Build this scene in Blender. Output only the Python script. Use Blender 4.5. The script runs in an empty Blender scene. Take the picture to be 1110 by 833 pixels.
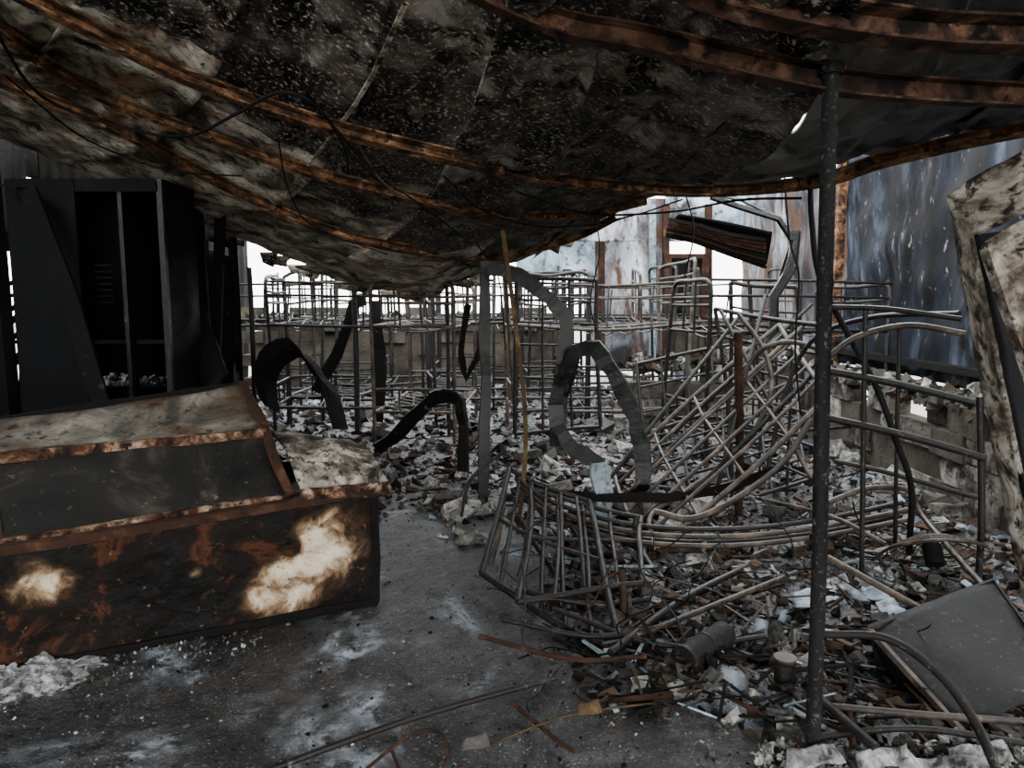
import bpy, math, random
from mathutils import Vector, noise, Matrix
random.seed(7)
V=Vector
TH=math.radians(6.84); CT,ST=math.cos(TH),math.sin(TH); CAMZ=1.6
# ---- survey helpers: bearing measured in the photo + real distance -> world metres
def P(u,v,y):
    a=(u-555)/800; b=(416.5-v)/800
    dy=CT+ST*b; dz=-ST+CT*b
    k=y/dy
    return V((a*k,y,CAMZ+dz*k))
def G(u,v,z=0.04):
    a=(u-555)/800; b=(416.5-v)/800
    dy=CT+ST*b; dz=-ST+CT*b
    k=(z-CAMZ)/dz
    return V((a*k,dy*k,z))
def smooth(pts,n=6):
    if len(pts)<3: return pts
    out=[]
    L=[pts[0]*2-pts[1]]+list(pts)+[pts[-1]*2-pts[-2]]
    for i in range(1,len(L)-2):
        p0,p1,p2,p3=L[i-1],L[i],L[i+1],L[i+2]
        for k in range(n):
            t=k/n
            out.append(0.5*((2*p1)+(p2-p0)*t+(2*p0-5*p1+4*p2-p3)*t*t+(3*p1-p0-3*p2+p3)*t**3))
    out.append(pts[-1]); return out
def nz(p,f): return noise.noise(V(p)*f)
# ---------------- materials
def newmat(name):
    m=bpy.data.materials.new(name); m.use_nodes=True
    return m,m.node_tree.nodes,m.node_tree.links,m.node_tree.nodes['Principled BSDF']
def ramp(N,stops,interp='LINEAR'):
    r=N.new('ShaderNodeValToRGB'); e=r.color_ramp; e.interpolation=interp
    while len(e.elements)<len(stops): e.elements.new(0.5)
    for el,(p,c) in zip(e.elements,stops):
        el.position=p; el.color=(c[0],c[1],c[2],1)
    return r
tone_curve=lambda c: tuple(1.08*x**1.22 for x in c)   # contrast curve put into every base colour, darkening the low tones
def mat(name,stops,scale=2.0,detail=8,dist=.6,speck=None,spt=.62,sps=30,rough=.7,metal=0,bump=.4,bs=30,stretch=(1,1,1),speck2=None,sp2t=.62,sp2s=8,attr=None,speck3=None,sp3t=.6,sp3s=3,spec=.14):
    m,N,L,B=newmat(name)
    stops=[(p,tone_curve(c)) for p,c in stops]
    tc=N.new('ShaderNodeTexCoord'); mp=N.new('ShaderNodeMapping'); mp.inputs['Scale'].default_value=stretch
    L.new(tc.outputs['Object'],mp.inputs[0])
    def no(s,d,di=0):
        n=N.new('ShaderNodeTexNoise'); n.inputs['Scale'].default_value=s; n.inputs['Detail'].default_value=d; n.inputs['Distortion'].default_value=di
        n.inputs['Roughness'].default_value=.66
        L.new(mp.outputs[0],n.inputs['Vector']); return n
    n1=no(scale,detail,dist); r=ramp(N,stops); L.new(n1.outputs['Fac'],r.inputs[0]); col=r.outputs[0]
    def mixin(col,c,t,s,w=.05):
        n=no(s,8,.3); rr=ramp(N,[(t-w,(0,0,0)),(t+w,(1,1,1))]); L.new(n.outputs['Fac'],rr.inputs[0])
        mx=N.new('ShaderNodeMixRGB'); L.new(rr.outputs[0],mx.inputs[0]); L.new(col,mx.inputs[1]); mx.inputs[2].default_value=(*tone_curve(c),1)
        return mx.outputs[0]
    if speck3: col=mixin(col,speck3,sp3t,sp3s,.08)
    if speck2: col=mixin(col,speck2,sp2t,sp2s,.06)
    if speck: col=mixin(col,speck,spt,sps,.06)
    if attr:
        at=N.new('ShaderNodeAttribute'); at.attribute_name='m'
        n=no(9,9,.4); ad=N.new('ShaderNodeMath'); ad.operation='MULTIPLY_ADD'; L.new(n.outputs['Fac'],ad.inputs[0]); ad.inputs[1].default_value=.7; L.new(at.outputs['Fac'],ad.inputs[2])
        r2=ramp(N,attr); L.new(ad.outputs[0],r2.inputs[0])
        r3=ramp(N,[(.42,(0,0,0)),(.6,(1,1,1))]); L.new(ad.outputs[0],r3.inputs[0])
        mx=N.new('ShaderNodeMixRGB'); L.new(r3.outputs[0],mx.inputs[0]); L.new(col,mx.inputs[1]); L.new(r2.outputs[0],mx.inputs[2]); col=mx.outputs[0]
        col=mixin(col,(.04,.025,.017),.64,22,.04)
    L.new(col,B.inputs['Base Color'])
    rr=ramp(N,[(.3,(rough*.7,)*3),(.7,(min(1,rough*1.25),)*3)]); L.new(n1.outputs['Fac'],rr.inputs[0]); L.new(rr.outputs[0],B.inputs['Roughness'])
    B.inputs['Metallic'].default_value=metal
    B.inputs['Specular IOR Level'].default_value=spec
    bn=N.new('ShaderNodeBump'); bn.inputs['Strength'].default_value=bump; bn.inputs['Distance'].default_value=.02
    n3=no(bs,8); L.new(n3.outputs['Fac'],bn.inputs['Height']); L.new(bn.outputs[0],B.inputs['Normal'])
    return m
M={}
M['floor']=mat('ash_floor',[(.38,(.004,.004,.004)),(.48,(.022,.0215,.021)),(.57,(.10,.106,.112)),(.67,(.42,.46,.50))],1.2,13,1.4,(.42,.42,.42),.64,95,.42,0,1.0,60,speck2=(.004,.004,.004),sp2t=.54,sp2s=9,speck3=(.045,.034,.025),sp3t=.56,sp3s=2.2,spec=.45)
M['ground']=mat('outside_ground',[(.3,(.16,.15,.13)),(.7,(.4,.38,.34))],.8)
M['char']=mat('charred',[(.3,(.003,.003,.003)),(.7,(.016,.014,.013))],6,rough=.9,bump=.6,spec=.1)
M['ashgrey']=mat('ash_grey',[(.3,(.018,.017,.016)),(.7,(.13,.123,.112))],9,rough=.9)
M['brownash']=mat('brown_ash',[(.3,(.02,.014,.010)),(.7,(.11,.078,.055))],9,rough=.9)
M['plaster']=mat('pale_plaster',[(.34,(.04,.037,.033)),(.5,(.24,.23,.212)),(.7,(.54,.53,.5))],9,rough=.9,speck=(.03,.03,.03),spt=.58,sps=18)
M['rustdeb']=mat('rust_debris',[(.3,(.012,.007,.005)),(.55,(.055,.028,.018)),(.75,(.15,.085,.05))],8,rough=.9)
M['bluesh']=mat('blue_grey_fragment',[(.3,(.05,.065,.075)),(.55,(.22,.27,.30)),(.7,(.44,.5,.55))],5,rough=.5,speck=(.02,.02,.02),spt=.6,sps=14,spec=.4)
M['roofdark']=mat('sooted_roof_sheet',[(.38,(.010,.009,.008)),(.48,(.052,.047,.041)),(.58,(.17,.157,.136)),(.7,(.36,.34,.305))],1.5,11,1.0,(.42,.39,.34),.61,42,.7,0,.4,30,(1,1,1),speck2=(.005,.0045,.004),sp2t=.53,sp2s=5,speck3=(.11,.058,.028),sp3t=.61,sp3s=2.5)
M['roofpale']=mat('scorched_roof_sheet',[(.37,(.06,.05,.04)),(.46,(.21,.186,.15)),(.56,(.48,.445,.38)),(.7,(.72,.68,.6))],1.5,11,1.4,(.012,.010,.009),.59,26,.75,0,.4,30,speck2=(.02,.015,.011),sp2t=.57,sp2s=4,speck3=(.18,.095,.045),sp3t=.59,sp3s=3)
M['roofsmooth']=mat('grey_roof_sheet',[(.3,(.02,.02,.02)),(.5,(.08,.078,.075)),(.7,(.21,.203,.19))],1.0,9,.7,(.3,.28,.25),.68,26,.5,.1,.2,20,speck2=(.008,.008,.008),sp2t=.56,sp2s=3,spec=.3)
M['rust']=mat('rusty_purlin',[(.34,(.012,.008,.006)),(.45,(.06,.034,.02)),(.56,(.2,.11,.058)),(.7,(.4,.3,.2))],7,10,.5,(.010,.008,.007),.57,14,.85,0,.6,40)
M['rust2']=mat('brown_steel_beam',[(.36,(.012,.008,.006)),(.5,(.07,.039,.026)),(.62,(.17,.10,.068)),(.76,(.3,.22,.165))],6,11,.5,(.008,.006,.005),.54,8,.8,0,.5,30)
M['tube']=mat('burnt_tube_steel',[(.3,(.012,.010,.008)),(.5,(.055,.044,.035)),(.65,(.15,.118,.088)),(.78,(.25,.16,.1))],7,7,0,None,rough=.55,metal=0,bump=.3,spec=.3)
M['tubed']=mat('dark_tube_steel',[(.3,(.004,.004,.004)),(.6,(.024,.021,.018)),(.8,(.09,.078,.066))],6,7,0,(.15,.14,.12),.66,40,.55,.0,.3,spec=.25)
M['pole']=mat('speckled_pole',[(.3,(.006,.006,.006)),(.7,(.022,.022,.022))],6,6,0,(.12,.12,.11),.63,60,.75,0,.35)
M['strip']=mat('green_black_strip',[(.3,(.003,.004,.004)),(.55,(.009,.012,.010)),(.75,(.035,.045,.038))],4,8,.4,None,rough=.4,metal=0,bump=.3,speck2=(.12,.11,.09),sp2t=.68,sp2s=9,spec=.3)
M['cab']=mat('black_cabinet',[(.3,(.003,.003,.004)),(.6,(.009,.010,.011)),(.8,(.035,.036,.037))],2.5,9,.3,None,rough=.75,metal=0,bump=.3,spec=.12)
M['frame']=mat('freezer_frame',[(.38,(.015,.009,.007)),(.48,(.10,.05,.028)),(.57,(.27,.185,.125)),(.7,(.52,.46,.38))],11,10,.6,(.015,.009,.007),.54,10,.8,0,.7)
M['glass']=mat('sooted_glass',[(.34,(.022,.019,.015)),(.46,(.065,.058,.047)),(.6,(.15,.138,.115)),(.7,(.25,.23,.195))],2.0,10,1.2,(.012,.010,.009),.6,16,.85,0,.3,speck2=(.08,.046,.024),sp2t=.57,sp2s=4)
M['glassd']=mat('sooted_glass_dark',[(.36,(.004,.004,.004)),(.5,(.018,.0165,.014)),(.7,(.085,.08,.068))],1.8,10,1,(.14,.12,.095),.68,25,.8,0,.3)
M['freezer']=mat('burnt_freezer_enamel',[(.44,(.004,.0035,.003)),(.55,(.012,.007,.005)),(.61,(.075,.03,.015)),(.66,(.014,.008,.006)),(.76,(.17,.105,.068))],3.0,12,.6,(.26,.17,.11),.69,26,.55,0,.5,25,spec=.1,
   attr=[(.45,(.004,.003,.002)),(.58,(.04,.022,.011)),(.67,(.17,.11,.062)),(.75,(.44,.36,.255)),(.9,(.66,.62,.52))])
M['wallblue']=mat('scorched_blue_sheet',[(.40,(.006,.007,.009)),(.52,(.022,.027,.037)),(.62,(.085,.10,.13)),(.72,(.4,.41,.44))],.8,12,1.2,(.25,.25,.26),.67,16,.7,0,.25,20,(1,1,.4),speck2=(.006,.006,.007),sp2t=.52,sp2s=1.8,spec=.08)
M['wallpale']=mat('scorched_white_sheet',[(.36,(.03,.03,.032)),(.46,(.18,.185,.2)),(.58,(.46,.475,.5)),(.72,(.68,.7,.73))],.9,12,1.2,(.07,.04,.03),.59,9,.7,0,.25,20,(1,1,.45),speck2=(.10,.055,.034),sp2t=.57,sp2s=1.8,speck3=(.03,.034,.04),sp3t=.51,sp3s=1.2)
M['wallblueg']=mat('pale_blue_sheet',[(.36,(.07,.095,.12)),(.5,(.28,.35,.40)),(.72,(.56,.63,.67))],1.5,10,1,(.05,.035,.03),.6,8,.6,0,.2,speck2=(.05,.045,.045),sp2t=.55,sp2s=2)
M['walldark']=mat('dark_wall_sheet',[(.3,(.003,.003,.003)),(.7,(.018,.0165,.015))],2,9,.5,(.06,.055,.05),.66,12,.85,spec=.08)
M['block']=mat('sooted_concrete_block',[(.38,(.035,.031,.026)),(.5,(.16,.148,.126)),(.68,(.44,.415,.37))],1.8,12,.7,(.03,.03,.03),.58,18,.9,0,.9,35,speck2=(.018,.016,.013),sp2t=.54,sp2s=3)
M['blockd']=mat('dark_concrete_block',[(.3,(.014,.012,.010)),(.7,(.14,.122,.098))],2.2,10,.5,None,rough=.9,bump=.8)
M['panel']=mat('flaking_white_panel',[(.38,(.018,.014,.011)),(.46,(.14,.125,.102)),(.54,(.37,.345,.3)),(.72,(.6,.58,.53))],4.0,12,1.0,(.03,.025,.02),.56,26,.85,0,.8,30,speck2=(.08,.056,.037),sp2t=.57,sp2s=6)
M['bin']=mat('dark_grey_bin',[(.3,(.010,.010,.010)),(.7,(.036,.036,.035))],3,8,.5,(.13,.12,.11),.66,40,.7,0,.3)
M['cable']=mat('black_cable',[(.3,(.003,.003,.003)),(.7,(.013,.013,.013))],10,rough=.7)
M['yellow']=mat('scorched_wood',[(.3,(.025,.016,.008)),(.6,(.10,.07,.038)),(.75,(.22,.16,.09))],8,rough=.85)
M['white']=mat('white_ash',[(.36,(.05,.05,.05)),(.5,(.25,.25,.246)),(.66,(.56,.56,.55))],16,rough=1,bump=1,bs=40)
# ---------------- mesh builder
class MB:
    def __init__(s): s.v=[];s.f=[];s.mi=[];s.mats=[];s.at=[];s.sm=[]
    def m(s,k):
        if k not in s.mats: s.mats.append(k)
        return s.mats.index(k)
    def add(s,vs,fs,k,at=None,sm=False):
        o=len(s.v); s.v+= [tuple(x) for x in vs]; s.at+= (at or [0]*len(vs)); i=s.m(k)
        for f in fs: s.f.append([a+o for a in f]); s.mi.append(i); s.sm.append(sm)
    def sweep(s,prof,pts,k,up=None,sm=False,cap=True,closed=True,wf=None):
        pts=[V(p) for p in pts]
        T0=(pts[1]-pts[0]).normalized()
        up=V(up) if up else (V((0,0,1)) if abs(T0.z)<.9 else V((0,1,0)))
        vs=[];n=len(prof); nn=up
        for i,p in enumerate(pts):
            a=pts[max(0,i-1)]; b=pts[min(len(pts)-1,i+1)]
            T=(b-a).normalized()
            nn=(nn-T*nn.dot(T))
            if nn.length<1e-4: nn=T.orthogonal()
            nn.normalize(); sd=T.cross(nn); f=wf(i) if wf else 1
            for (x,y) in prof: vs.append(p+sd*x*f+nn*y)
        fs=[]
        for i in range(len(pts)-1):
            for j in range(n if closed else n-1):
                a=i*n+j; b=i*n+(j+1)%n; fs.append([a,b,b+n,a+n])
        s.add(vs,fs,k,sm=sm)
        if cap and closed:
            e=len(pts)-1; s.add(vs[:n],[list(range(n))[::-1]],k); s.add(vs[e*n:],[list(range(n))],k)
    def tube(s,pts,r,k,n=8,sg=5):
        if len(pts)>2 and sg>1: pts=smooth([V(p) for p in pts],sg)
        s.sweep([(r*math.cos(a*2*math.pi/n),r*math.sin(a*2*math.pi/n)) for a in range(n)],pts,k,sm=True)
    def bar(s,pts,w,h,k,up=None,sg=1):
        if len(pts)>2 and sg>1: pts=smooth([V(p) for p in pts],sg)
        s.sweep([(-w/2,-h/2),(w/2,-h/2),(w/2,h/2),(-w/2,h/2)],pts,k,up)
    def chan(s,pts,w,d,k,up=None,t=.006,sg=1,wf=None):
        if len(pts)>2 and sg>1: pts=smooth([V(p) for p in pts],sg)
        h=w/2
        s.sweep([(-h,-d),(-h,0),(h,0),(h,-d),(h-t,-d),(h-t,-t),(-h+t,-t),(-h+t,-d)],pts,k,up,wf=wf)
    def box(s,c,sz,k,R=None,jit=0):
        vs=[]
        for x in(-.5,.5):
            for y in(-.5,.5):
                for z in(-.5,.5):
                    p=V((x*sz[0],y*sz[1],z*sz[2]))+V([random.uniform(-jit,jit) for _ in range(3)])
                    if R: p=R@p
                    vs.append(V(c)+p)
        s.add(vs,[[0,1,3,2],[4,6,7,5],[0,4,5,1],[2,3,7,6],[0,2,6,4],[1,5,7,3]],k)
    def grid(s,c00,c10,c11,c01,nu,nv,k,disp=None,atf=None,hole=None,sm=True,th=0):
        c00,c10,c11,c01=map(V,(c00,c10,c11,c01)); n=((c10-c00).cross(c01-c00)).normalized()
        vs=[];at=[]
        for j in range(nv+1):
            for i in range(nu+1):
                a=i/nu;b=j/nv
                p=c00*(1-a)*(1-b)+c10*a*(1-b)+c11*a*b+c01*(1-a)*b
                if disp: p=p+n*disp(a,b,p)
                vs.append(p); at.append(atf(a,b) if atf else 0)
        fs=[]
        for j in range(nv):
            for i in range(nu):
                if hole and hole((i+.5)/nu,(j+.5)/nv): continue
                q=j*(nu+1)+i; fs.append([q,q+1,q+nu+2,q+nu+1])
        s.add(vs,fs,k,at,sm)
    def build(s,name,solid=0,bevel=0):
        me=bpy.data.meshes.new(name); me.from_pydata(s.v,[],s.f)
        for k in s.mats: me.materials.append(M[k])
        me.polygons.foreach_set('material_index',s.mi); me.polygons.foreach_set('use_smooth',s.sm)
        a=me.attributes.new('m','FLOAT','POINT'); a.data.foreach_set('value',s.at)
        me.update(); ob=bpy.data.objects.new(name,me); bpy.context.collection.objects.link(ob)
        if solid:
            md=ob.modifiers.new('thickness','SOLIDIFY'); md.thickness=solid; md.offset=0
        if bevel:
            md=ob.modifiers.new('bevel','BEVEL'); md.width=bevel; md.segments=2
        return ob
def rot(x=0,y=0,z=0):
    return Matrix.Rotation(z,3,'Z')@Matrix.Rotation(y,3,'Y')@Matrix.Rotation(x,3,'X')
def rr(): return rot(random.uniform(0,6.28),random.uniform(0,6.28),random.uniform(0,6.28))
# ---------------- floor
def sstep(a,b,x):
    t=max(0,min(1,(x-a)/(b-a))); return t*t*(3-2*t)
def rub(x,y):
    r=sstep(4.2,6,y)*.8+sstep(-.1,.7,x)*sstep(2.2,3.2,y)+sstep(.7,1.4,x)*.5
    return min(1,r)
def fh(x,y):
    p=V((x,y,0)); r=rub(x,y)
    h=.012*noise.noise(p*2)+.010*noise.noise(p*7)+.011*noise.noise(p*19)
    h+=r*(.05+.06*noise.noise(p*1.3)+.05*noise.noise(p*4+V((3,1,2)))+.03*noise.noise(p*11))
    return h
b=MB(); nx,ny=340,360
vs=[]
for j in range(ny+1):
    y=-1.5+15.5*(j/ny)**1.25
    for i in range(nx+1):
        x=-5.2+10.4*i/nx
        vs.append((x,y,fh(x,y)))
fs=[[j*(nx+1)+i,j*(nx+1)+i+1,(j+1)*(nx+1)+i+1,(j+1)*(nx+1)+i] for j in range(ny) for i in range(nx)]
b.add(vs,fs,'floor',sm=True); b.build('floor')
b=MB(); b.grid((-40,-30,-.12),(40,-30,-.12),(40,60,-.12),(-40,60,-.12),2,2,'ground'); b.build('ground_outside')
# ---------------- rubble
b=MB(); cnt=0
keys=['char']*9+['ashgrey']*9+['brownash']*8+['plaster']*3+['rustdeb']*3+['bluesh']
while cnt<21000:
    y=1.7+10.7*random.random()**1.4; x=random.uniform(-.75,.75)*(y+.6)
    if x>3.2 or x<-4.4: continue
    r=rub(x,y)
    if random.random()>r*.9+.24: continue
    cnt+=1
    if r<.3: s=random.uniform(.002,.009) if random.random()<.95 else random.uniform(.009,.018)
    else: s=(.007+.055*random.random()**4)*(0.7+y*.09)
    k=random.choice(keys)
    if y>5 and random.random()<.05: k='plaster'
    if r<.3 and random.random()<.6:k=random.choice(['plaster','ashgrey','char'])
    sz=(s*random.uniform(.6,1.8),s*random.uniform(.6,1.4),s*random.uniform(.25,.9))
    b.box((x,y,fh(x,y)+s*.15),sz,k,rot(random.uniform(-.6,.6),random.uniform(-.6,.6),random.uniform(0,6.28)),s*.25)
b.build('ash_rubble')
b=MB()
for _ in range(1100):
    y=2.5+6*random.random()**1.4; x=random.uniform(-.12,.66)*y
    if x>3.1: continue
    if rub(x,y)<.35: continue
    L=random.uniform(.04,.3); w=random.uniform(.004,.018)
    z=fh(x,y)
    b.box((x,y,z+.015+.03*random.random()),(L,w,random.uniform(.003,.012)),random.choice(['char','rustdeb','char','tubed','char','char','tubed','brownash','ashgrey','char','char','tube']+(['bluesh'] if random.random()<.5 else ['char'])),rot(random.uniform(-.3,.3),random.uniform(-.3,.3),random.uniform(0,3.14)),w*.2)
b.build('charred_slivers')
b=MB()
for _ in range(80):
    y=2.9+2.6*random.random(); x=random.uniform(.0,.55)*y
    z=fh(x,y)+.03; p=V((x,y,z)); pts=[p.copy()]; d=V((random.uniform(-1,1),random.uniform(-1,1),.2)).normalized()
    for q in range(5):
        d=(d+V((random.uniform(-.6,.6),random.uniform(-.6,.6),random.uniform(-.5,.4)))).normalized()
        p=p+d*random.uniform(.04,.13); p.z=max(p.z,.03); pts.append(p.copy())
    b.tube(pts,random.uniform(.002,.005),random.choice(['tubed','char','rustdeb']),5,4)
b.build('burnt_wires')
# ---------------- roof
TAB=[(-400,0,5.8),(-150,95,6.0),(0,150,6.3),(120,200,6.8),(220,245,7.3),(300,281,7.8),(400,315,8.2),(470,318,8.3),(520,298,8.2),(580,277,7.8),(650,238,7.0),(700,219,6.2),(780,207,5.3),(870,197,4.6),(950,168,4.2),(1110,132,3.8),(1400,95,3.4),(1700,60,3.2)]
def bot(u):
    for (a,va,ya),(c,vc,yc) in zip(TAB,TAB[1:]):
        if u<=c:
            t=max(0,(u-a)/(c-a)); return P(u,va+(vc-va)*t,ya+(yc-ya)*t)
    return P(u,60,3.2)
def top(u):
    yt=1.35+.8*(1-sstep(100,900,u))
    return P(u,-300,yt)
def S(u,t):
    B=bot(u); T=top(u)
    p=T.lerp(B,t); p.z-= .10*math.sin(math.pi*max(0,t))
    return p
def projv(p):
    d=p-V((0,0,CAMZ)); dep=d.y*CT-d.z*ST; up=d.y*ST+d.z*CT
    return 416.5-800*up/dep
def onroof(u,v,off=.05):
    lo,hi=0,1
    for _ in range(30):
        m=(lo+hi)/2
        if projv(S(u,m))<v: lo=m
        else: hi=m
    p=S(u,(lo+hi)/2); return p-V((0,0,off))
def usl(s,t): return s+260*(.55-t)
seams=[-260,-120,20,165,310,445,560,700,845,985,1130,1290,1460]
offs=[.02,.04,.0,.05,.14,-.07,.01,-.05,.0,.06,-.03,.02]
b=MB()
for i,(s0,s1) in enumerate(zip(seams,seams[1:])):
    off=offs[i]; tilt=random.uniform(-.07,.07); ph=random.uniform(0,9)
    n=22; mrows=96
    vs=[];fs=[]
    for j in range(mrows+1):
        t=j/mrows
        for q in range(n+1):
            a=q/n; u=usl(s0-6+(s1-s0+18)*a,t)
            if i==8: u=usl(s0+34*max(0,math.sin(math.pi*min(1,max(0,(t-.42)/.35))))*(1-a)+(s1-s0+10)*a,t)
            if i==5: u=usl(s0-9+(s1-s0+17)*a,t)
            p=S(u,t)
            w=.06*math.sin(t*5+ph)*(a-.5)*(1-t*.6)+.03*noise.noise(V((a*3,t*7,ph)))+.035*abs(noise.noise(V((a*5+t*6,t*16,ph))))+.014*noise.noise(V((a*16,t*40,ph)))
            rib=.014*abs(math.sin(a*math.pi*3))
            p.z+=(off+tilt*(a-.5))*(1-.85*t)+w+rib
            if t>.9: p.z+=.05*noise.noise(V((u*.02,t*3,1)))*(t-.9)*10
            vs.append(p)
    for j in range(mrows):
        for q in range(n):
            a=j*(n+1)+q
            fs.append([a,a+1,a+n+2,a+n+1])
    cut=[.3,.35,.3,.42,.58,.66,.9,2,2,2,2,2][i]
    o=len(b.v); base='roofdark' if i<8 else 'roofsmooth'
    b.add(vs,[f for jj,f in enumerate(fs) if (jj//n)/mrows<=cut],base,sm=True)
    ix=b.m('roofpale')
    for jj,f in enumerate(fs):
        if (jj//n)/mrows>cut: b.f.append([x+o for x in f]); b.mi.append(ix); b.sm.append(True)
# unseen roof added overhead and behind the viewpoint to darken the foreground
b.grid((-4.6,-3.0,3.15),(3.6,-3.0,2.95),(2.9,1.7,2.72),(-4.6,2.3,3.12),30,20,'roofdark',lambda s,t,p:.04*noise.noise(p*1.5)+.012*math.sin(s*90))
b.build('ceiling',solid=.012)
def purlin(name,path,w,d,k,off=.05):
    pts=[onroof(u,v,off) for (u,v) in path]
    pts=smooth(pts,6)
    b=MB(); h=w/2; t=.008
    b.sweep([(-h,-d/2),(-h,d/2),(h,d/2),(h,d/2-t),(-h+t,d/2-t),(-h+t,-d/2+t),(h,-d/2+t),(h,-d/2)],pts,k,(0,0,1))
    return b.build(name)
purlin('roof_purlin',[(-60,-60),(60,0),(200,72),(330,118),(400,138),(500,162),(600,185),(750,199),(880,188),(960,163),(1110,128),(1300,95)],.07,.065,'rust',.05)
purlin('roof_purlin',[(-60,-20),(0,25),(100,92),(250,150),(340,180),(450,208),(560,228),(640,226),(700,212)],.05,.06,'rust',.04)
purlin('roof_purlin',[(-60,45),(0,80),(120,130),(250,198),(350,242),(450,266),(540,274),(620,256),(665,232)],.06,.065,'rust',.04)
purlin('roof_beam',[(480,-60),(600,-5),(700,15),(850,48),(950,66),(1110,78),(1300,85)],.055,.08,'rust2',.08)
purlin('roof_beam',[(560,-150),(730,-50),(850,-12),(1000,12),(1110,18),(1300,22)],.08,.09,'rust2',.05)
b=MB()
b.tube([onroof(u,v,.07) for u,v in[(380,130),(420,190),(480,215),(560,240),(640,238),(690,225)]],.007,'yellow')
b.tube([onroof(u,v,.14) for u,v in[(-20,-20),(40,75),(130,112),(200,120),(250,95),(300,66),(340,80),(372,128),(376,160)]],.009,'cable')
b.tube([onroof(u,v,.1) for u,v in[(330,75),(400,160),(470,215),(510,250)]],.006,'cable')
b.tube([onroof(u,v,.12) for u,v in[(0,55),(90,130),(180,165),(260,170)]],.006,'cable')
b.tube([onroof(u,v,.1) for u,v in[(480,170),(530,215),(600,232),(680,222),(740,200)]],.006,'cable')
b.tube([onroof(u,v,.1) for u,v in[(300,130),(312,190),(340,232),(420,262)]],.005,'cable')
b.tube([onroof(u,v,.12) for u,v in[(560,185),(640,214),(730,212),(800,196),(870,192)]],.008,'cable')
b.bar([onroof(u,v,.01) for u,v in[(440,0),(385,110),(312,208),(297,250)]],.02,.006,'roofpale',sg=4)  # pale bar stands in for the bright gap along this seam
b.bar([onroof(u,v,.01) for u,v in[(860,60),(790,130),(735,190)]],.03,.008,'roofdark',sg=4)
b.build('roof_cables_and_seams')
b=MB()
for i in range(20):
    u=random.uniform(240,690); B=bot(u); w=random.uniform(.05,.2); l=random.uniform(.03,.12)
    b.grid(B+V((-w,0,.03)),B+V((w,0,.03)),B+V((w*random.uniform(.2,.8),.05,-l)),B+V((-w*random.uniform(.2,.8),.03,-l*.6)),5,3,random.choice(['roofpale','roofdark']),lambda s,t,p:.04*noise.noise(p*6))
b.build('torn_roof_edge',solid=.006)
# ---------------- walls
def corr(f,a=.02): return lambda s,t,p: a*math.sin(s*f)+.04*noise.noise(p*1.3)
b=MB()
b.grid((-4.6,6.6,0),(-4.6,-1.4,0),(-4.6,-1.4,3.0),(-4.6,6.6,3.2),90,10,'walldark',corr(150))
b.grid((-4.6,13,0),(-4.6,6.95,0),(-4.6,6.95,3.2),(-4.6,13,2.7),90,14,'walldark',corr(120),hole=lambda a,c: nz((a*9,c*5,3),1)>.45)
b.grid((-4.6,7.0,2.0),(-4.6,6.5,2.0),(-4.6,6.5,3.4),(-4.6,7.0,3.4),6,6,'walldark')
b.grid((-4.58,7.35,0),(-2.75,7.5,0),(-2.75,7.5,2.45),(-4.58,7.35,3.25),60,30,'walldark',corr(110),hole=lambda a,c: nz((a*14,c*9,3),1)>.36 and c<.85)
b.build('wall_left',solid=.01)
def blockwall(name,p0,p1,rows,key='block',miss=lambda s,r:False,L=.40,H=.20,T=.18,base=0,lean=.018):
    p0=V(p0);p1=V(p1); d=(p1-p0); n=int(d.length/L); d.normalize(); ang=math.atan2(d.y,d.x); b=MB(); pr=V((-d.y,d.x,0))
    for r in range(rows):
        for i in range(n+1):
            c=p0+d*(i*L+(L/2 if r%2 else 0))+pr*random.uniform(-lean,lean)*(1+r)
            if miss(i/n,r): continue
            b.box((c.x,c.y,base+H*r+H/2),(L-.006,T*random.uniform(.9,1.06),H-.006),key if random.random()<.6 else 'blockd',rot(random.uniform(-.04,.04),random.uniform(-.015,.015),ang+random.uniform(-.04,.04)),.010)
        if r<rows-2: b.box(((p0+p1)/2).to_tuple()[:2]+(base+H*r+H/2,),((p1-p0).length*.98,T*.86,.2),'blockd',rot(0,0,ang))
    for _ in range(int(n*36)):
        s=random.random(); c=p0+(p1-p0)*s; q=random.uniform(.015,.1)
        b.box((c.x+random.uniform(-.14,.14),c.y+random.uniform(-.14,.14),base+H*(rows-1)+random.uniform(-.04,.08)),(q*1.4,q,q*.7),random.choice(['ashgrey','plaster','brownash','blockd','char']),rr(),q*.25)
    return b.build(name,bevel=.007)
blockwall('wall_right_blockwork',(3.35,3.0,0),(3.35,8.4,0),5,miss=lambda s,r: r>=4 and random.random()<.6 or (r>=3 and random.random()<.2))
blockwall('wall_partition',(1.4,8.6,0),(3.3,8.6,0),5,miss=lambda s,r: r>=3 and random.random()<.45 or (s<.3 and r>2))
blockwall('wall_back_blockwork',(-4.4,12.6,0),(1.0,12.6,0),7,'blockd',miss=lambda s,r: r>=6 and random.random()<.5)
b=MB()
b.grid((3.7,8.3,.85),(3.7,4.9,.85),(3.7,4.9,3.0),(3.7,8.3,3.1),60,30,'wallblue',lambda s,t,p:.08*noise.noise(p*1.1)+.05*noise.noise(p*2.7)+.012*math.sin(s*40))
b.grid((3.72,4.85,.8),(3.6,1.4,.8),(3.6,1.4,2.9),(3.72,4.85,3.0),40,20,'wallblue',lambda s,t,p:.08*noise.noise(p*1.1))
b.grid((3.9,12.6,0),(3.78,8.4,0),(3.78,8.4,3.1),(3.9,12.6,3.2),60,20,'wallpale',lambda s,t,p:.1*noise.noise(p*1.1)+.05*noise.noise(p*2.7)+.012*math.sin(s*50))
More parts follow.
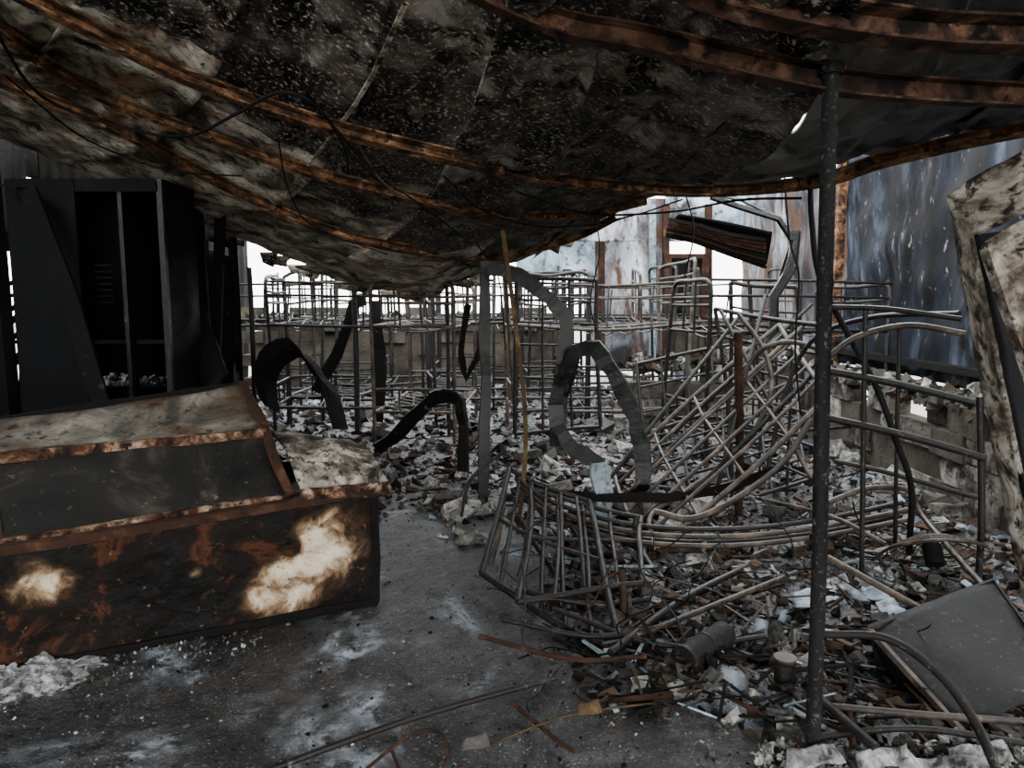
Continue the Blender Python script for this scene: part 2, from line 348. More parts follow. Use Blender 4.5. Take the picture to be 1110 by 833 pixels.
b.bar([(3.62,8.3,0),(3.62,8.3,3.1)],.08,.08,'rust'); b.bar([(3.62,4.9,0),(3.62,4.9,2.9)],.08,.08,'rust')
b.bar([(3.62,4.9,1.0),(3.62,8.3,1.0)],.1,.05,'char')
b.build('wall_right',solid=.012)
b=MB()
y=12.7
def bw(u0,v0,u1,v1,k,yy=y):
    b.grid(P(u0,v1,yy),P(u1,v1,yy),P(u1,v0,yy),P(u0,v0,yy),20,20,k,lambda s,t,p:.1*noise.noise(p*1.2)+.05*noise.noise(p*3)+.012*math.sin(s*30))
bw(640,215,722,400,'wallpale'); bw(722,190,832,262,'wallblueg'); bw(815,258,870,400,'wallpale'); bw(722,345,870,400,'blockd')
bw(560,236,645,300,'wallblueg',12.2); bw(600,225,690,262,'wallpale',11.8)
for u in (652,707,722,768,815): b.bar([P(u,400,y-.1),P(u,222,y-.1)],.1,.08,'bluesh' if u==707 else 'rustdeb')
b.build('wall_back',solid=.012)
b=MB(); b.grid(P(724,345,12.6),P(764,345,12.6),P(764,278,12.6),P(724,278,12.6),6,6,'cab')
b.bar([P(724,345,12.5),P(724,278,12.5),P(764,278,12.5),P(764,345,12.5)],.1,.06,'rustdeb')
b.build('door_1',solid=.05)
b=MB()
b.grid(P(722,250,11.4),P(832,284,11.2),P(838,250,10.4),P(735,232,10.6),24,16,'char',lambda s,t,p:.03*math.sin(t*50)+.12*noise.noise(p))
for i in range(8):
    t=i/7; b.bar([P(722+3*t,256-18*t,11.3-.6*t),P(752+5*t,262-18*t,11.25-.6*t),P(790,276-22*t,11.2-.6*t),P(830,290-30*t,11.15-.6*t)],.03,.035,random.choice(['rustdeb','rustdeb','char','char']))
b.build('collapsed_lean_to_roof',solid=.02)
b=MB()
b.chan([P(772,212,6.3),P(800,222,6.3),P(845,236,6.2),P(862,262,6.2),P(850,300,6.2)],.1,.03,'strip')
b.chan([P(862,250,6.2),P(858,290,6.2),P(838,322,6.2),P(838,370,6.2)],.08,.03,'strip')
b.chan([P(770,208,6.3),P(806,216,6.3),P(850,238,6.25)],.07,.02,'bluesh')
b.build('hanging_metal_flashing')
b=MB()
b.tube([P(878,192,4.4),P(880,240,4.3),P(888,300,4.2),P(915,355,4.1),P(950,420,4.0),P(972,480,3.9),P(988,530,3.9),P(985,600,4.0)],.017,'cable')
b.tube([P(500,200,6.0),P(515,260,6.0),P(540,300,6.0),P(548,380,6.0)],.006,'cable')
b.tube([P(850,190,4.9),P(856,260,4.9),P(866,300,4.9),P(862,380,4.9),P(868,450,4.9)],.007,'cable')
b.tube([P(640,215,6.6),P(650,270,6.6),P(640,330,6.6),P(655,380,6.6)],.006,'cable'); b.tube([P(740,200,5.6),P(752,250,5.6),P(742,300,5.6)],.006,'cable')
b.tube([P(600,240,7.0),P(560,280,7.0),P(520,290,7.0),P(470,275,7.4)],.006,'cable')
b.build('hanging_electric_cable')
# ---------------- support pole
b=MB()
tp=onroof(903,55,.04); bp=G(880,832,-.02)
b.tube([bp,bp.lerp(tp,.3)+V((.006,0,0)),bp.lerp(tp,.6),tp],.025,'pole',14,8)
b.tube([bp,bp.lerp(tp,.02)],.05,'pole',14); b.tube([bp.lerp(tp,.985),tp],.04,'pole',14)
for f in(.34,.42,.62,.7): b.tube([bp.lerp(tp,f),bp.lerp(tp,f+.01)],.028,'pole',12)
b.build('support_pole')
b=MB(); b.bar([V((-3.98,5.75,0)),V((-4.0,5.75,2.85))],.14,.14,'cab'); b.build('charred_steel_column')
# ---------------- bunk beds
def bunk(x,y,yaw,H=1.85,L=1.9,W=.85,key='tube',bend=0.03,name='bunk_bed'):
    b=MB(); R=Matrix.Rotation(yaw,3,'Z'); sd=random.uniform(0,50)
    def w(px,py,pz):
        p=R@V((px,py,pz))+V((x,y,0))
        f=pz/H
        p+=V((noise.noise(V((sd,px,py))),noise.noise(V((px,sd,pz))),noise.noise(V((px,py,sd)))*.6))*bend*f*3
        return p
    r=.02
    for e in(0,L):
        b.tube([w(e,0,.02),w(e,0,.6),w(e,0,1.2),w(e,0,H-.12),w(e,.04,H-.03),w(e,.14,H),w(e,W/2,H),w(e,W-.14,H),w(e,W-.04,H-.03),w(e,W,H-.12),w(e,W,1.2),w(e,W,.6),w(e,W,.02)],r,key,8,4)
        for z in(.38,.62,1.28,1.52,H-.16): b.tube([w(e,0,z),w(e,W/2,z+.005),w(e,W,z)],.015,key,6,3)
        for f in(.33,.66):
            b.tube([w(e,W*f,.38),w(e,W*f,.62)],.011,key,6); b.tube([w(e,W*f,1.28),w(e,W*f,H)],.011,key,6)
    for z in(.38,1.28):
        for yy in(0,W): b.tube([w(0,yy,z),w(L/2,yy,z-.05*random.random()),w(L,yy,z)],r*.95,key,6,4)
        for i in range(1,9):
            xx=L*i/9; b.tube([w(xx,0,z),w(xx,W/2,z-.06),w(xx,W,z)],.008,key,5,3)
    for z in(1.6,1.74): b.tube([w(.0,0,z),w(L/2,0,z),w(L,0,z)],.014,key,6,3)
    for f in(.25,.5,.75): b.tube([w(L*f,0,1.28),w(L*f,0,1.74)],.011,key,6)
    return b.build(name)
for (x,yy,yaw,H,k) in[(-4.2,8.8,0.05,2.0,'tubed'),(-3.0,10.4,0,1.95,'tubed'),(-1.9,8.9,1.5,1.9,'tubed'),(-1.1,11.2,.1,1.95,'tubed'),(.2,9.6,.05,2.0,'tubed'),(.05,7.9,.12,1.98,'tube'),(.95,11.3,0,2.0,'tubed'),(1.75,9.6,.0,1.95,'tube'),(-.25,9.9,1.6,1.95,'tubed'),(1.75,6.5,.3,1.75,'tubed'),(-3.9,11.5,0,1.95,'tubed'),(.9,8.9,1.5,1.9,'tubed'),(-.9,8.7,.2,1.9,'tubed'),(-.6,7.6,1.5,1.75,'tube'),(-2.6,8.0,.1,1.8,'tubed')]:
    bunk(x,yy,yaw,H,key=k,bend=.07)
b=MB()
for (u,v0,v1,yy,r) in[(270,290,400,7.6,.026),(383,305,455,8.2,.03),(483,330,452,9.2,.02),(442,318,440,10,.02),(455,322,440,10,.02),(546,300,430,9.5,.02)]:
    b.tube([P(u,v0,yy),P(u+3,(v0+v1)/2,yy),V((P(u+4,v1,yy).x,yy,0))],r,'tubed')
b.build('loose_bed_posts')
def strips(name,paths,w=.1,key='strip',up=(.25,-1,.15)):
    b=MB()
    for p in paths:
        q=[P(*a) for a in p]; o=[]
        for a,c in zip(q,q[1:]):
            for i in range(3):
                t=i/3; m=a.lerp(c,t); o.append(m+V((noise.noise(m*9),noise.noise(m*9+V((5,0,0))),noise.noise(m*9+V((0,5,0)))))*(.02 if i else 0))
        o.append(q[-1]); ph=random.random()*9
        b.chan(o,w,.035,key,up=up,wf=lambda i:.8+.3*abs(math.sin(i*.7+ph)))
    return b.build(name)
strips('bent_door_frame',[[(408,488,6.9),(434,468,6.6),(466,436,6.4),(480,430,6.3),(497,436,6.2),(501,470,6.2),(500,525,6.2)]],.12)
strips('bent_door_frame',[[(526,283,5.6),(525,360,5.6),(527,430,5.6),(524,545,5.5)]],.08)
strips('bent_door_frame',[[(530,290,5.4),(562,298,5.3),(596,324,5.2),(613,342,5.2),(611,395,5.2),(603,430,5.1),(603,462,5.1),(622,488,5.0),(650,502,4.9),(656,530,4.88)]],.10)
strips('bent_door_frame',[[(606,484,5.2),(609,430,5.2),(622,384,5.1),(645,378,5.1),(664,404,5.1),(684,445,5.1),(695,482,5.1),(697,545,5.1)]],.11)
strips('bent_door_frame',[[(342,425,8.6),(365,385,8.6),(384,330,8.5),(396,326,8.5)],[(406,326,8.6),(412,380,8.6),(410,458,8.4)]],.13,'char')
strips('torn_shiny_flashing',[[(650,502,4.85),(657,540,4.82),(650,575,4.75),(662,598,4.7)]],.12,'bluesh')
strips('twisted_strap',[[(600,535,4.9),(650,540,4.8),(720,540,4.7),(790,530,4.7),(850,505,4.7)]],.06,'char',up=(0,-1,.3))
strips('hanging_strap_loop',[[(508,330,6.4),(500,380,6.4),(505,412,6.4),(520,380,6.4),(524,330,6.4)]],.05,'char')
b=MB(); b.bar([P(545,250,5.1),P(556,330,5.0),P(568,430,4.95),P(569,500,4.9),P(560,590,4.8)],.03,.025,'yellow',sg=4); b.build('scorched_timber_post')
b=MB()
pts=[P(280,430,7.0),P(276,395,7.0),P(288,374,7.0),P(312,366,7.0),P(330,388,6.95),P(346,410,6.9),P(356,448,6.8)]
pts=smooth(pts,2); vs=[];n=len(pts)
for i,p in enumerate(pts): vs+= [p,p+V((.05+.02*math.sin(i*2),.05,-.13+.03*math.cos(i*1.3))),p+V((.12,.25,-.2))]
fs=[]
for i in range(n-1): fs+=[[3*i,3*i+1,3*i+4,3*i+3],[3*i+1,3*i+2,3*i+5,3*i+4]]
b.add(vs,fs,'char'); b.build('curled_metal_sheet',solid=.012)
# ---------------- wrecked bed frames
def frame(b,c,n1,n2,k='tube',r=.018,rs=.01,sag=.04,seed=0):
    c=[V(q) for q in c]
    def q(a,t,s=0):
        p=c[0]*(1-a)*(1-t)+c[1]*a*(1-t)+c[2]*a*t+c[3]*(1-a)*t
        p=p+V((noise.noise(V((a*.8,t*.8,seed+s))),noise.noise(V((a*.8,t*.8,seed+9+s))),noise.noise(V((a*.8,t*.8,seed+20+s)))))*sag*2
        return p
    for a in(0,1): b.tube([q(a,i/4) for i in range(5)],r,k,8,3)
    for t in(0,1): b.tube([q(i/4,t) for i in range(5)],r,k,8,3)
    for i in range(1,n1+1): b.tube([q(i/(n1+1),j/4,.02*i) for j in range(5)],rs,k,6,2)
    for i in range(1,n2+1): b.tube([q(j/4,i/(n2+1)) for j in range(5)],rs,k,6,2)
b=MB(); frame(b,[P(552,508,5.0),P(640,545,4.7),G(684,700,.08),G(522,622,.08)],5,1,'tubed',.018,.013,.05,1)
b.build('collapsed_bed_frame')
b=MB(); frame(b,[P(575,530,4.8),P(700,560,4.5),G(690,640,.1),G(560,655,.1)],3,1,'tubed',.016,.012,.05,4); b.build('collapsed_bed_frame')
b=MB(); frame(b,[P(665,512,5.4),P(702,605,4.4),P(895,425,4.8),P(850,350,5.9)],5,3,'tube',.018,.013,.05,2); b.build('collapsed_bed_frame')
b=MB(); frame(b,[P(775,335,6.4),P(895,352,5.4),P(885,555,5.2),P(790,520,6.2)],2,5,'tubed',.018,.012,.06,3); b.build('collapsed_bed_frame')
b=MB(); frame(b,[P(700,470,6.2),P(860,410,6.6),P(880,520,5.6),P(720,560,5.4)],3,4,'tubed',.016,.012,.05,6); b.build('collapsed_bed_frame')
b=MB(); frame(b,[P(690,395,7.4),P(830,370,7.4),P(845,480,6.8),P(705,500,6.8)],4,3,'tubed',.018,.012,.05,8); b.build('collapsed_bed_frame')
b=MB(); frame(b,[P(792,306,6.9),P(866,312,6.7),P(874,470,6.7),P(786,465,6.9)],2,5,'tubed',.02,.012,.04,11)
frame(b,[P(560,300,7.1),P(648,305,7.2),P(650,462,7.2),P(558,470,7.1)],2,6,'tubed',.02,.012,.04,14); b.build('standing_bed_frame')
b=MB()
T=lambda l,r=.017,k='tube':b.tube([P(*q) for q in l],r,k,8,6)
for i,(du,dv,dy) in enumerate([(0,0,0),(6,8,-.05),(-4,14,.05),(10,18,-.1)]):
    T([(560+du,520+dv,4.9+dy),(600,545+dv,4.65+dy),(680,568+dv,4.4+dy),(780,574+dv,4.3+dy),(880,565+dv,4.35+dy),(978+du,545+dv,4.5+dy)],.016,'tube' if i%2 else 'tubed')
T([(690,560,4.4),(690,585,4.3),(712,622,4.0),(770,670,3.5),(848,742,2.95)],.02,'tubed')
T([(710,555,4.5),(760,560,4.4),(840,510,4.6),(880,455,4.8)],.02)
T([(800,340,5.6),(828,380,5.4),(835,430,5.2),(800,490,5.0),(740,535,4.8),(705,560,4.6),(710,600,4.3)],.018)
T([(790,470,5.3),(812,395,5.3),(845,372,5.2),(885,378,5.1),(900,400,5.0)],.018)
T([(830,520,5.0),(850,430,5.1),(880,370,5.0),(940,345,4.6),(1040,340,4.0)],.016,'tubed')
T([(780,335,6),(880,520,4.9)],.015); T([(730,470,5.6),(880,330,5.9)],.015,'tubed')
T([(690,520,5.2),(872,352,5.6)],.017); T([(700,585,4.7),(885,402,5.1)],.017,'tubed'); T([(640,545,5.0),(800,345,6.0)],.015,'tubed'); T([(770,560,4.7),(830,320,5.9)],.015,'tubed')
T([(560,560,4.6),(600,620,4.0),(640,680,3.5),(668,700,3.35)],.016,'tubed'); T([(612,560,4.6),(650,620,4.0),(690,672,3.6)],.016)
T([(548,520,5.0),(540,580,4.5),(525,632,4.15)],.018,'tube')
T([(500,560,5.0),(510,520,5.2),(545,490,5.3)],.012,'tubed')
b.build('tangled_bed_tubes')
b=MB()
for l,r,k in [([(662,708),(740,650),(815,612)],.018,'tubed'),([(690,690),(790,650),(870,618)],.014,'tube'),([(520,690),(620,715),(700,712)],.011,'rustdeb'),([(545,672),(640,690),(720,680)],.013,'tubed'),([(600,660),(720,700),(830,690)],.012,'tubed'),([(560,640),(650,655),(760,640)],.014,'tubed')]:
    b.tube([G(u,v,.09) for u,v in l],r,k)
b.tube([P(674,620,3.7),G(678,700,.0)],.02,'rustdeb')
b.build('fallen_bed_rails')
b=MB()
T([(898,333,3.95),(960,335,3.85),(1042,346,3.7)],.014,'tubed'); T([(897,388,3.95),(930,365,3.9),(985,353,3.8),(1046,362,3.7)],.016)
T([(897,402,3.95),(975,417,3.85),(1056,437,3.75)],.02,'tubed'); T([(897,453,3.95),(980,472,3.8),(1068,497,3.7)],.02,'tubed')
T([(897,545,4.0),(940,530,4.1),(985,532,4.2),(1000,560,4.2),(1070,640,3.4),(1110,680,3.1)],.016)
T([(905,500,4.2),(960,512,4.1),(1060,540,4.0)],.014,'tubed'); T([(938,330,3.9),(936,460,3.9),(934,625,3.9)],.014,'tubed')
T([(975,350,4.0),(972,480,4.0),(970,600,4.1)],.012,'tubed')
T([(800,360,5.2),(802,500,5.2),(800,560,5.1)],.03,'rustdeb'); T([(1062,430,3.75),(1064,560,3.75),(1060,640,3.8)],.018,'tubed')
T([(820,540,4.9),(900,560,4.2),(960,590,3.9)],.014)
b.build('burnt_bed_rail')
# ---------------- left cabinet
b=MB()
x0,x1,yf,yb,H=-3.68,-2.56,5.5,6.05,2.44
t=.025
b.box((x0+.25,yf,H/2),(.5,.03,H),'cab'); b.box(((x0+x1)/2,yb,H/2),(x1-x0,.02,H),'cab')
for xx in(x0,x1): b.box((xx,(yf+yb)/2,H/2),(t,yb-yf,H),'cab')
for z in(.06,.5,.92,1.25,H-.01): b.box(((x0+x1)/2,(yf+yb)/2+(.05 if z<2.3 else 0),z),(x1-x0,(yb-yf)-(.1 if z<2.3 else 0),.03),'cab')
b.box((-2.86,yf+.02,H/2-.02),(.03,.05,H),'strip')
b.box((-2.86,yf+.3,H/2),(.02,.5,H),'cab'); b.box((x1,yf,H/2),(.04,.04,H),'strip'); b.box((-2.87,yf,H-.05),(.6,.04,.08),'cab')
for i in range(90): b.box((-2.87+random.uniform(-.28,.28),yf+.15+random.uniform(-.1,.15),.94+random.uniform(0,.03)),(.05,.04,.02),random.choice(['ashgrey','plaster','char']),rr(),.008)
for i in range(7): b.box((-3.0,yf-.02,1.55+.045*i),(.12,.006,.014),'char')
b.build('burnt_steel_locker')
b=MB(); b.bar([P(30,205,5.3),P(75,320,5.2),P(108,432,5.1),P(118,480,5.05)],.12,.03,'walldark',up=(0,-1,.2)); b.bar([P(-5,200,5.35),P(25,205,5.3)],.1,.02,'cab'); b.build('leaning_charred_plank')
b=MB(); b.grid(P(190,305,6.3),P(212,303,6.4),P(246,405,6.0),P(222,440,5.9),6,10,'cab',lambda s,t,p:.03*noise.noise(p*4)); b.build('leaning_charred_board',solid=.03)
b=MB()
for i in range(16):
    x=-4.5+i*.12; b.box((x,6.8+random.uniform(-.2,.3),1.2+random.uniform(-.1,.1)),(.09,.04,2.4+random.uniform(-.3,.3)),random.choice(['char','cab','walldark']),rot(random.uniform(-.1,.1),random.uniform(-.08,.08),0))
for i in range(10):
    b.bar([(-4.5,5.0+random.random(),random.uniform(.3,2.5)),(-3.8,6.4+random.random(),random.uniform(.4,2.6))],.04,.03,random.choice(['char','cab','walldark']))
b.build('charred_stud_framing')
# ---------------- display freezer
A=V((-2.16,2.94,0)); D=V((.89,.457,0)); Nn=V((-.457,.89,0)); Z=V((0,0,1)); LL=1.64
def F(s,n,z): return A+D*(s*LL)+Nn*n+Z*z
zt=lambda s:.545+.07*s
b=MB()
def msk(a,c):
    s=-.35+a*1.35; h=c
    e1=((s-.79+.2*(.5-h))/.22)**2+((h-.47)/.55)**2
    e2=((s-.10)/.11)**2+((h-.72)/.32)**2; e3=((s-.47)/.03)**2+((h-.55)/.08)**2
    m=-.25
    m=max(m,.5*(1-e1**.8)); m=max(m,.32*(1-e2)); m=max(m,.22*(1-e3))
    m+=.10*noise.noise(V((s*7,h*4,2)))
    m-=.6*math.exp(-(((s-.66)/.06)**2+((h-.8)/.2)**2)); m-=.5*math.exp(-(((s-.745)/.022)**2+((h-.62)/.07)**2)); m-=.45*math.exp(-(((s-.94)/.02)**2+((h-.35)/.06)**2))
    return m
b.grid(F(-.35,0,.0),F(1,0,.0),F(1,0,zt(1)),F(-.35,0,zt(-.35)),150,40,'freezer',lambda a,c,p:.016*noise.noise(p*4)+.006*noise.noise(p*14),msk)
b.grid(F(1,0,.0),F(1,.72,.0),F(1,.72,zt(1)),F(1,0,zt(1)),20,12,'freezer',None,lambda a,c:-.3)
b.grid(F(-.35,.72,.0),F(-.35,0,.0),F(-.35,0,zt(-.35)),F(-.35,.72,.55),20,12,'freezer',None,lambda a,c:-.3)
b.grid(F(1,.72,.0),F(-.35,.72,.0),F(-.35,.72,.8),F(1,.72,.62),20,12,'walldark')
b.grid(F(-.35,0,zt(-.35)-.03),F(1,0,zt(1)-.03),F(1,.72,zt(1)-.03),F(-.35,.72,.52),30,12,'glassd')
fr=lambda p,w=.035,h=.03,k='frame':b.bar([q+V((noise.noise(q*5),noise.noise(q*5+V((3,0,0))),noise.noise(q*5+V((0,3,0)))))*.016 for q in (smooth(p,5) if len(p)>2 else [p[0].lerp(p[1],i/8) for i in range(9)])],w,h,k)
fr([F(-.35,0,zt(-.35)),F(.3,-.004,zt(.3)),F(1,0,zt(1))],.05,.035,'rustdeb'); fr([F(1,0,zt(1)),F(1,.72,zt(1))],.05,.035,'rustdeb')
fr([F(-.35,.01,.03),F(1,.01,.03)],.05,.035,'char'); fr([F(1,0,.03),F(1,0,zt(1))],.03,.03,'char')
sr=.74
lo=lambda s:F(s,.06,zt(s)+.02); mi=lambda s:F(s-.035,.30,.885+.02*s); hi=lambda s:F(s-.07,.68,.99+.17*s)
b.grid(lo(-.35),lo(sr),mi(sr),mi(-.35),24,8,'glassd',lambda a,c,p:.012*noise.noise(p*3)); b.grid(mi(-.35),mi(sr),hi(sr),hi(-.35),24,8,'glass',lambda a,c,p:.014*noise.noise(p*3))
fr([mi(-.35),mi(.2),mi(sr)],.05,.045); fr([hi(-.35),hi(sr)],.025,.025,'char'); fr([lo(-.35),lo(sr)],.025,.02)
fr([lo(sr),mi(sr),hi(sr)],.035,.045,'rustdeb'); fr([lo(.02),mi(.02)],.025,.02,'rustdeb')
b.grid(lo(sr),F(sr,.68,zt(sr)),hi(sr),mi(sr),4,4,'glassd')
b.grid(hi(-.35),hi(sr),F(sr,.72,.5),F(-.35,.72,.5),6,6,'walldark')
b.build('display_freezer',solid=.006)
b=MB()
b.grid(F(.78,.02,zt(1)+.04),F(1.04,-.02,zt(1)+.03),F(.99,.42,.80),F(.74,.45,.86),14,10,'panel',lambda a,c,p:.05*noise.noise(p*4)+.05*math.sin(c*3))
b.grid(F(.77,.0,zt(1)+.04),F(1.04,-.03,zt(1)+.04),F(1.04,-.05,zt(1)-.03),F(.77,-.03,zt(1)+.0),10,3,'frame',lambda a,c,p:.02*noise.noise(p*9))
b.build('buckled_freezer_lid',solid=.02)
b=MB()
nu,nv=100,34; vs=[]
for j in range(nv+1):
    for i in range(nu+1):
        s=-.34+.62*i/nu; n=-.27*j/nv
        e=1-sstep(.06,.28,s)
        z=(.15*(1-(j/nv))**1.3)*e*(.6+.9*noise.noise(V((s*9,n*9,1))))+.025*noise.noise(V((s*45,n*60,4)))*e+.012*noise.noise(V((s*120,n*150,4)))*e
        p=F(s,n-.012,0); p.z=fh(p.x,p.y)-.008+max(0,z); vs.append(p)
b.add(vs,[[j*(nu+1)+i,j*(nu+1)+i+1,(j+1)*(nu+1)+i+1,(j+1)*(nu+1)+i] for j in range(nv) for i in range(nu)],'white',sm=True)
for _ in range(400):
    s=-.33+.95*random.random()**1.4; n=-random.random()**1.3*.25
    p=F(s,n-.02,0); q=random.uniform(.003,.012)
    b.box((p.x,p.y,fh(p.x,p.y)+(.08 if s<.05 else .01)*random.random()),(q*1.6,q,q*.7),'white' if random.random()<.3 else 'ashgrey',rr(),q*.3)
b.build('white_ash_heap')
# ---------------- right foreground leaning panels
b=MB()
a0,a1,a2,a3=P(1030,212,2.12),P(1056,255,2.0),P(1136,640,2.0),P(1106,625,2.12)
f=lambda s,t,p:.012*noise.noise(p*8)+.006*noise.noise(p*25)
b.grid(a3,a2,a1,a0,8,60,'panel',f)
b.grid(a0,a1,P(1135,218,1.9),P(1118,160,2.0),14,10,'panel',f)
b.grid(a1,a2,P(1260,640,2.3),P(1180,240,2.3),10,40,'cab',f)  # cavity's shade put in as a black sheet behind the panel edge
b.grid(a2,a3,G(1190,860,.0),G(1215,850,.0),6,10,'panel',f)
b.build('leaning_insulated_panel',solid=.02)
b=MB()
c0,c1,c2,c3=P(1072,268,1.93),P(1200,195,1.75),P(1240,560,1.75),P(1136,455,1.93)
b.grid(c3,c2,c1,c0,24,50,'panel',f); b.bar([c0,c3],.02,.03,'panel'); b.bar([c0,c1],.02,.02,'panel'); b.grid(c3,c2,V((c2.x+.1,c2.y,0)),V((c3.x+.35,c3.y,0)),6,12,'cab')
b.build('leaning_insulated_panel',solid=.015)
b=MB()
A1,B1,C1,D1=P(942,683,2.9),P(1076,631,3.15),P(1160,745,2.55),P(1045,796,2.45)
b.grid(A1,D1,C1,B1,14,14,'bin',lambda s,t,p:.03*math.sin(t*3.1)+.01*noise.noise(p*6))
b.grid(A1,D1,V((D1.x-.04,D1.y,.02)),V((A1.x+.09,A1.y,.03)),8,4,'cab'); b.grid(A1,B1,V((B1.x,B1.y,.02)),V((A1.x+.05,A1.y,.03)),8,4,'cab')
b.bar([A1,B1,C1],.02,.025,'bin'); b.bar([A1,D1],.015,.02,'tube'); b.build('overturned_metal_bin',solid=.006)
b=MB(); c=G(1012,603,.2); R=rot(-.6,.25,.2)
for k in range(1,7):
    r=.27*k/6; z=.10*(1-(k/6)**2)
    b.tube([c+R@V((r*math.cos(a*.2618),r*math.sin(a*.2618),z)) for a in range(25)],.005 if k<6 else .010,'tube',5,1)
for i in range(24):
    a=i*math.pi/12; b.tube([c+R@V((.27*f_*math.cos(a),.27*f_*math.sin(a),.10*(1-f_*f_))) for f_ in(0.1,.5,1)],.004,'tube',4,2)
b.tube([c-R@V((0,0,.05)),c+R@V((0,0,.06))],.05,'char',12); b.build('fan_guard')
b=MB()
b.tube([P(895,688,2.7),P(960,692,2.6),P(1015,728,2.45),P(1055,780,2.3),P(1085,845,2.15)],.016,'tubed'); b.tube([P(898,605,3.4),P(1000,662,3.0),P(1130,740,2.6)],.016,'tube')
b.tube([G(882,752,.12),G(950,812,.1)],.018,'tubed'); b.tube([G(888,765,.1),G(1000,775,.12),G(1115,783,.1)],.013,'tube'); b.tube([G(880,800,.06),G(990,790,.1),G(1110,806,.1)],.012,'tubed')
b.tube([G(920,770,.1),G(925,810,.04)],.012,'rustdeb')
b.build('loose_bed_tubes')
b=MB()
b.tube([G(285,838,.03),G(370,806,.03),G(470,772,.03),G(603,735,.05)],.012,'tubed'); b.tube([G(555,762,.04),G(600,800,.03),G(622,815,.03)],.008,'rustdeb')
b.tube([G(395,836,.03),G(440,800,.03),G(470,792,.03),G(487,812,.03),G(478,838,.03)],.006,'rustdeb'); b.tube([G(425,815,.03),G(435,840,.03)],.006,'rustdeb')
b.tube([G(520,812,.04),G(620,775,.05),G(735,760,.05)],.004,'yellow')
c=G(642,752,.05)
b.tube([c+V((.06*math.cos(i*.5),.06*math.sin(i*.5),.0)) for i in range(14)],.006,'tubed')
b.build('floor_rods')
b=MB(); p=G(742,716,.085); q=G(785,688,.1); b.tube([p,q],.06,'bin',18); b.tube([p-(q-p)*.02,p+(q-p)*.04],.064,'tubed',18); b.tube([q,q+(q-p)*.12],.035,'tubed',14); b.tube([p.lerp(q,.5),p.lerp(q,.53)],.063,'tubed',18); b.build('burnt_gas_canister')
b=MB(); p=G(850,738,.02); b.tube([p,p+V((0,0,.1))],.042,'tubed',16); b.tube([p+V((0,0,.095)),p+V((0,0,.103))],.046,'tube',16); b.tube([p+V((-.01,.3,.0)),p+V((.02,.34,.11))],.03,'bluesh',14); b.build('burnt_tin_can')
b=MB()
for (u,v,s,k) in[(500,560,.2,'plaster'),(478,548,.16,'ashgrey'),(530,552,.18,'plaster'),(515,585,.1,'plaster'),(490,578,.09,'plaster'),(470,530,.14,'plaster'),(600,545,.2,'block'),(585,500,.3,'ashgrey'),(640,470,.26,'ashgrey'),(700,430,.4,'block'),(735,412,.5,'bluesh'),(780,420,.4,'plaster'),(820,470,.3,'plaster'),(860,590,.16,'plaster'),(690,560,.25,'ashgrey'),(740,580,.2,'plaster'),(960,540,.25,'plaster'),(1050,700,.1,'plaster'),(420,470,.2,'ashgrey'),(390,450,.25,'ashgrey'),(450,440,.3,'ashgrey'),(340,455,.2,'ashgrey'),(830,560,.2,'ashgrey'),(930,660,.12,'bluesh'),(765,560,.25,'plaster'),(690,418,.45,'plaster'),(740,440,.4,'plaster'),(800,440,.35,'block'),(850,450,.35,'plaster'),(900,470,.3,'block'),(940,500,.28,'plaster'),(1000,530,.25,'plaster'),(1040,560,.22,'block'),(610,520,.25,'plaster'),(660,500,.25,'plaster')]:
    for j in range(5):
        g=G(u+random.uniform(-16,16),v+random.uniform(-5,8),0); f_=random.uniform(.25,1)
        b.box((min(g.x,3.15),g.y,s*f_*.35),(s*f_,s*f_*.8,s*f_*.6),k,rot(random.uniform(-.5,.5),random.uniform(-.5,.5),random.uniform(0,3)),s*f_*.18)
b.build('broken_concrete_lumps',bevel=.008)
b=MB()
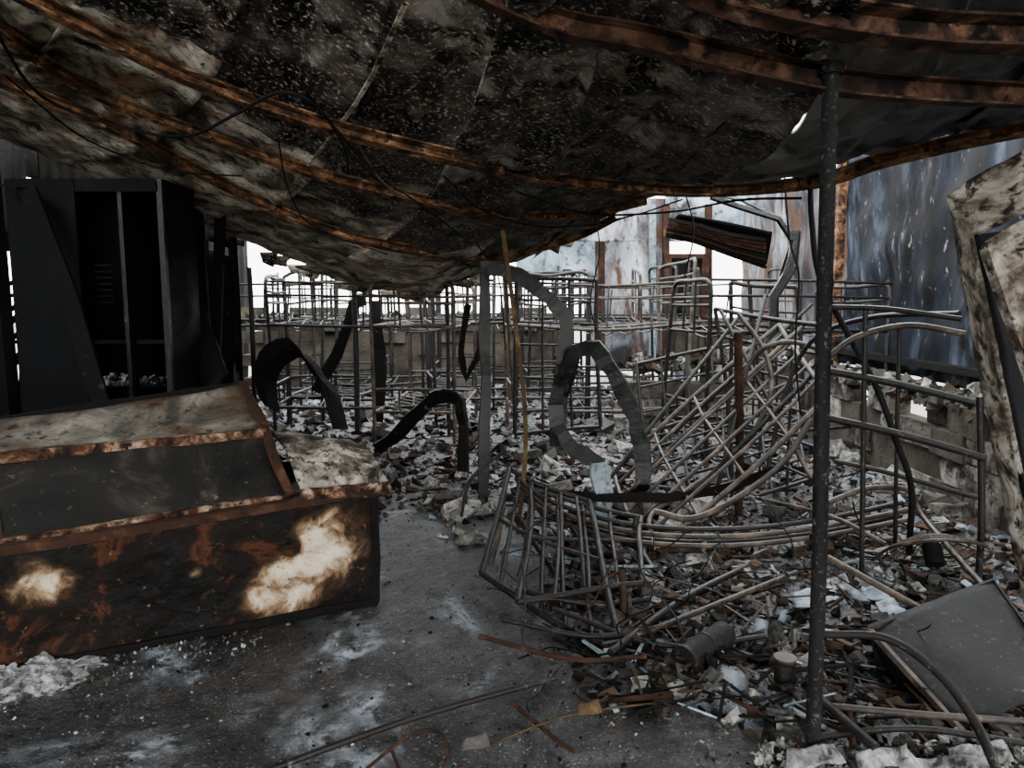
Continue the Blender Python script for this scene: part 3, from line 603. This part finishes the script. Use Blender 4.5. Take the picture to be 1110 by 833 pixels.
for (u,v,w,d,k) in[(885,655,.26,.13,'bluesh'),(940,650,.2,.1,'bluesh'),(905,640,.16,.1,'white'),(965,665,.12,.14,'bluesh'),(515,812,.1,.03,'ashgrey'),(640,775,.09,.035,'yellow'),(715,745,.06,.03,'yellow'),(880,828,.2,.06,'white'),(960,830,.2,.05,'white'),(1060,826,.2,.06,'white'),(1020,838,.3,.05,'white'),(560,600,.12,.08,'bluesh'),(760,610,.2,.08,'plaster'),(830,600,.18,.1,'plaster')]:
    g=G(u,v,.05); n0=8
    b.grid(g+V((-w/2,-d/2,.0)),g+V((w/2,-d/2,.02)),g+V((w/2*random.uniform(.6,1),d/2,.05)),g+V((-w/2*random.uniform(.6,1),d/2,.03)),n0,n0,k,lambda s,t,p:.03*noise.noise(p*15))
b.build('sheet_fragments',solid=.01)
b=MB()
for _ in range(700):
    g=G(random.uniform(820,1160),random.uniform(812,850),0); q=random.uniform(.004,.02)
    b.box((g.x,g.y,fh(g.x,g.y)+q*.4+.02*random.random()),(q*1.5,q,q*.7),random.choice(['white','plaster','plaster','ashgrey']),rr(),q*.3)
b.build('white_plaster_crumbs')
# ---------------- light
w=bpy.data.worlds.new('sky'); bpy.context.scene.world=w; w.use_nodes=True
N=w.node_tree.nodes; L=w.node_tree.links; bg=N['Background']
tc=N.new('ShaderNodeTexCoord'); sp=N.new('ShaderNodeSeparateXYZ'); r=ramp(N,[(.0,(.6,.56,.5)),(.5,(1,.98,.945)),(.62,(.98,.98,.98)),(1,(.85,.92,1))])
mm=N.new('ShaderNodeMath'); mm.operation='MULTIPLY_ADD'; mm.inputs[1].default_value=.5; mm.inputs[2].default_value=.5
L.new(tc.outputs['Generated'],sp.inputs[0]); L.new(sp.outputs['Z'],mm.inputs[0]); L.new(mm.outputs[0],r.inputs[0]); L.new(r.outputs[0],bg.inputs[0]); bg.inputs[1].default_value=9.5
sl=bpy.data.lights.new('sun','SUN'); sl.energy=4.0; sl.angle=.2; so=bpy.data.objects.new('sun',sl); so.rotation_euler=(math.radians(-42),math.radians(12),0); bpy.context.collection.objects.link(so)
# ---------------- camera
cd=bpy.data.cameras.new('camera'); co=bpy.data.objects.new('camera',cd); bpy.context.collection.objects.link(co)
co.location=(0,0,CAMZ); co.rotation_euler=(math.pi/2-TH,0,0); cd.sensor_width=36; cd.lens=36*800/1110; cd.clip_start=.05
bpy.context.scene.camera=co
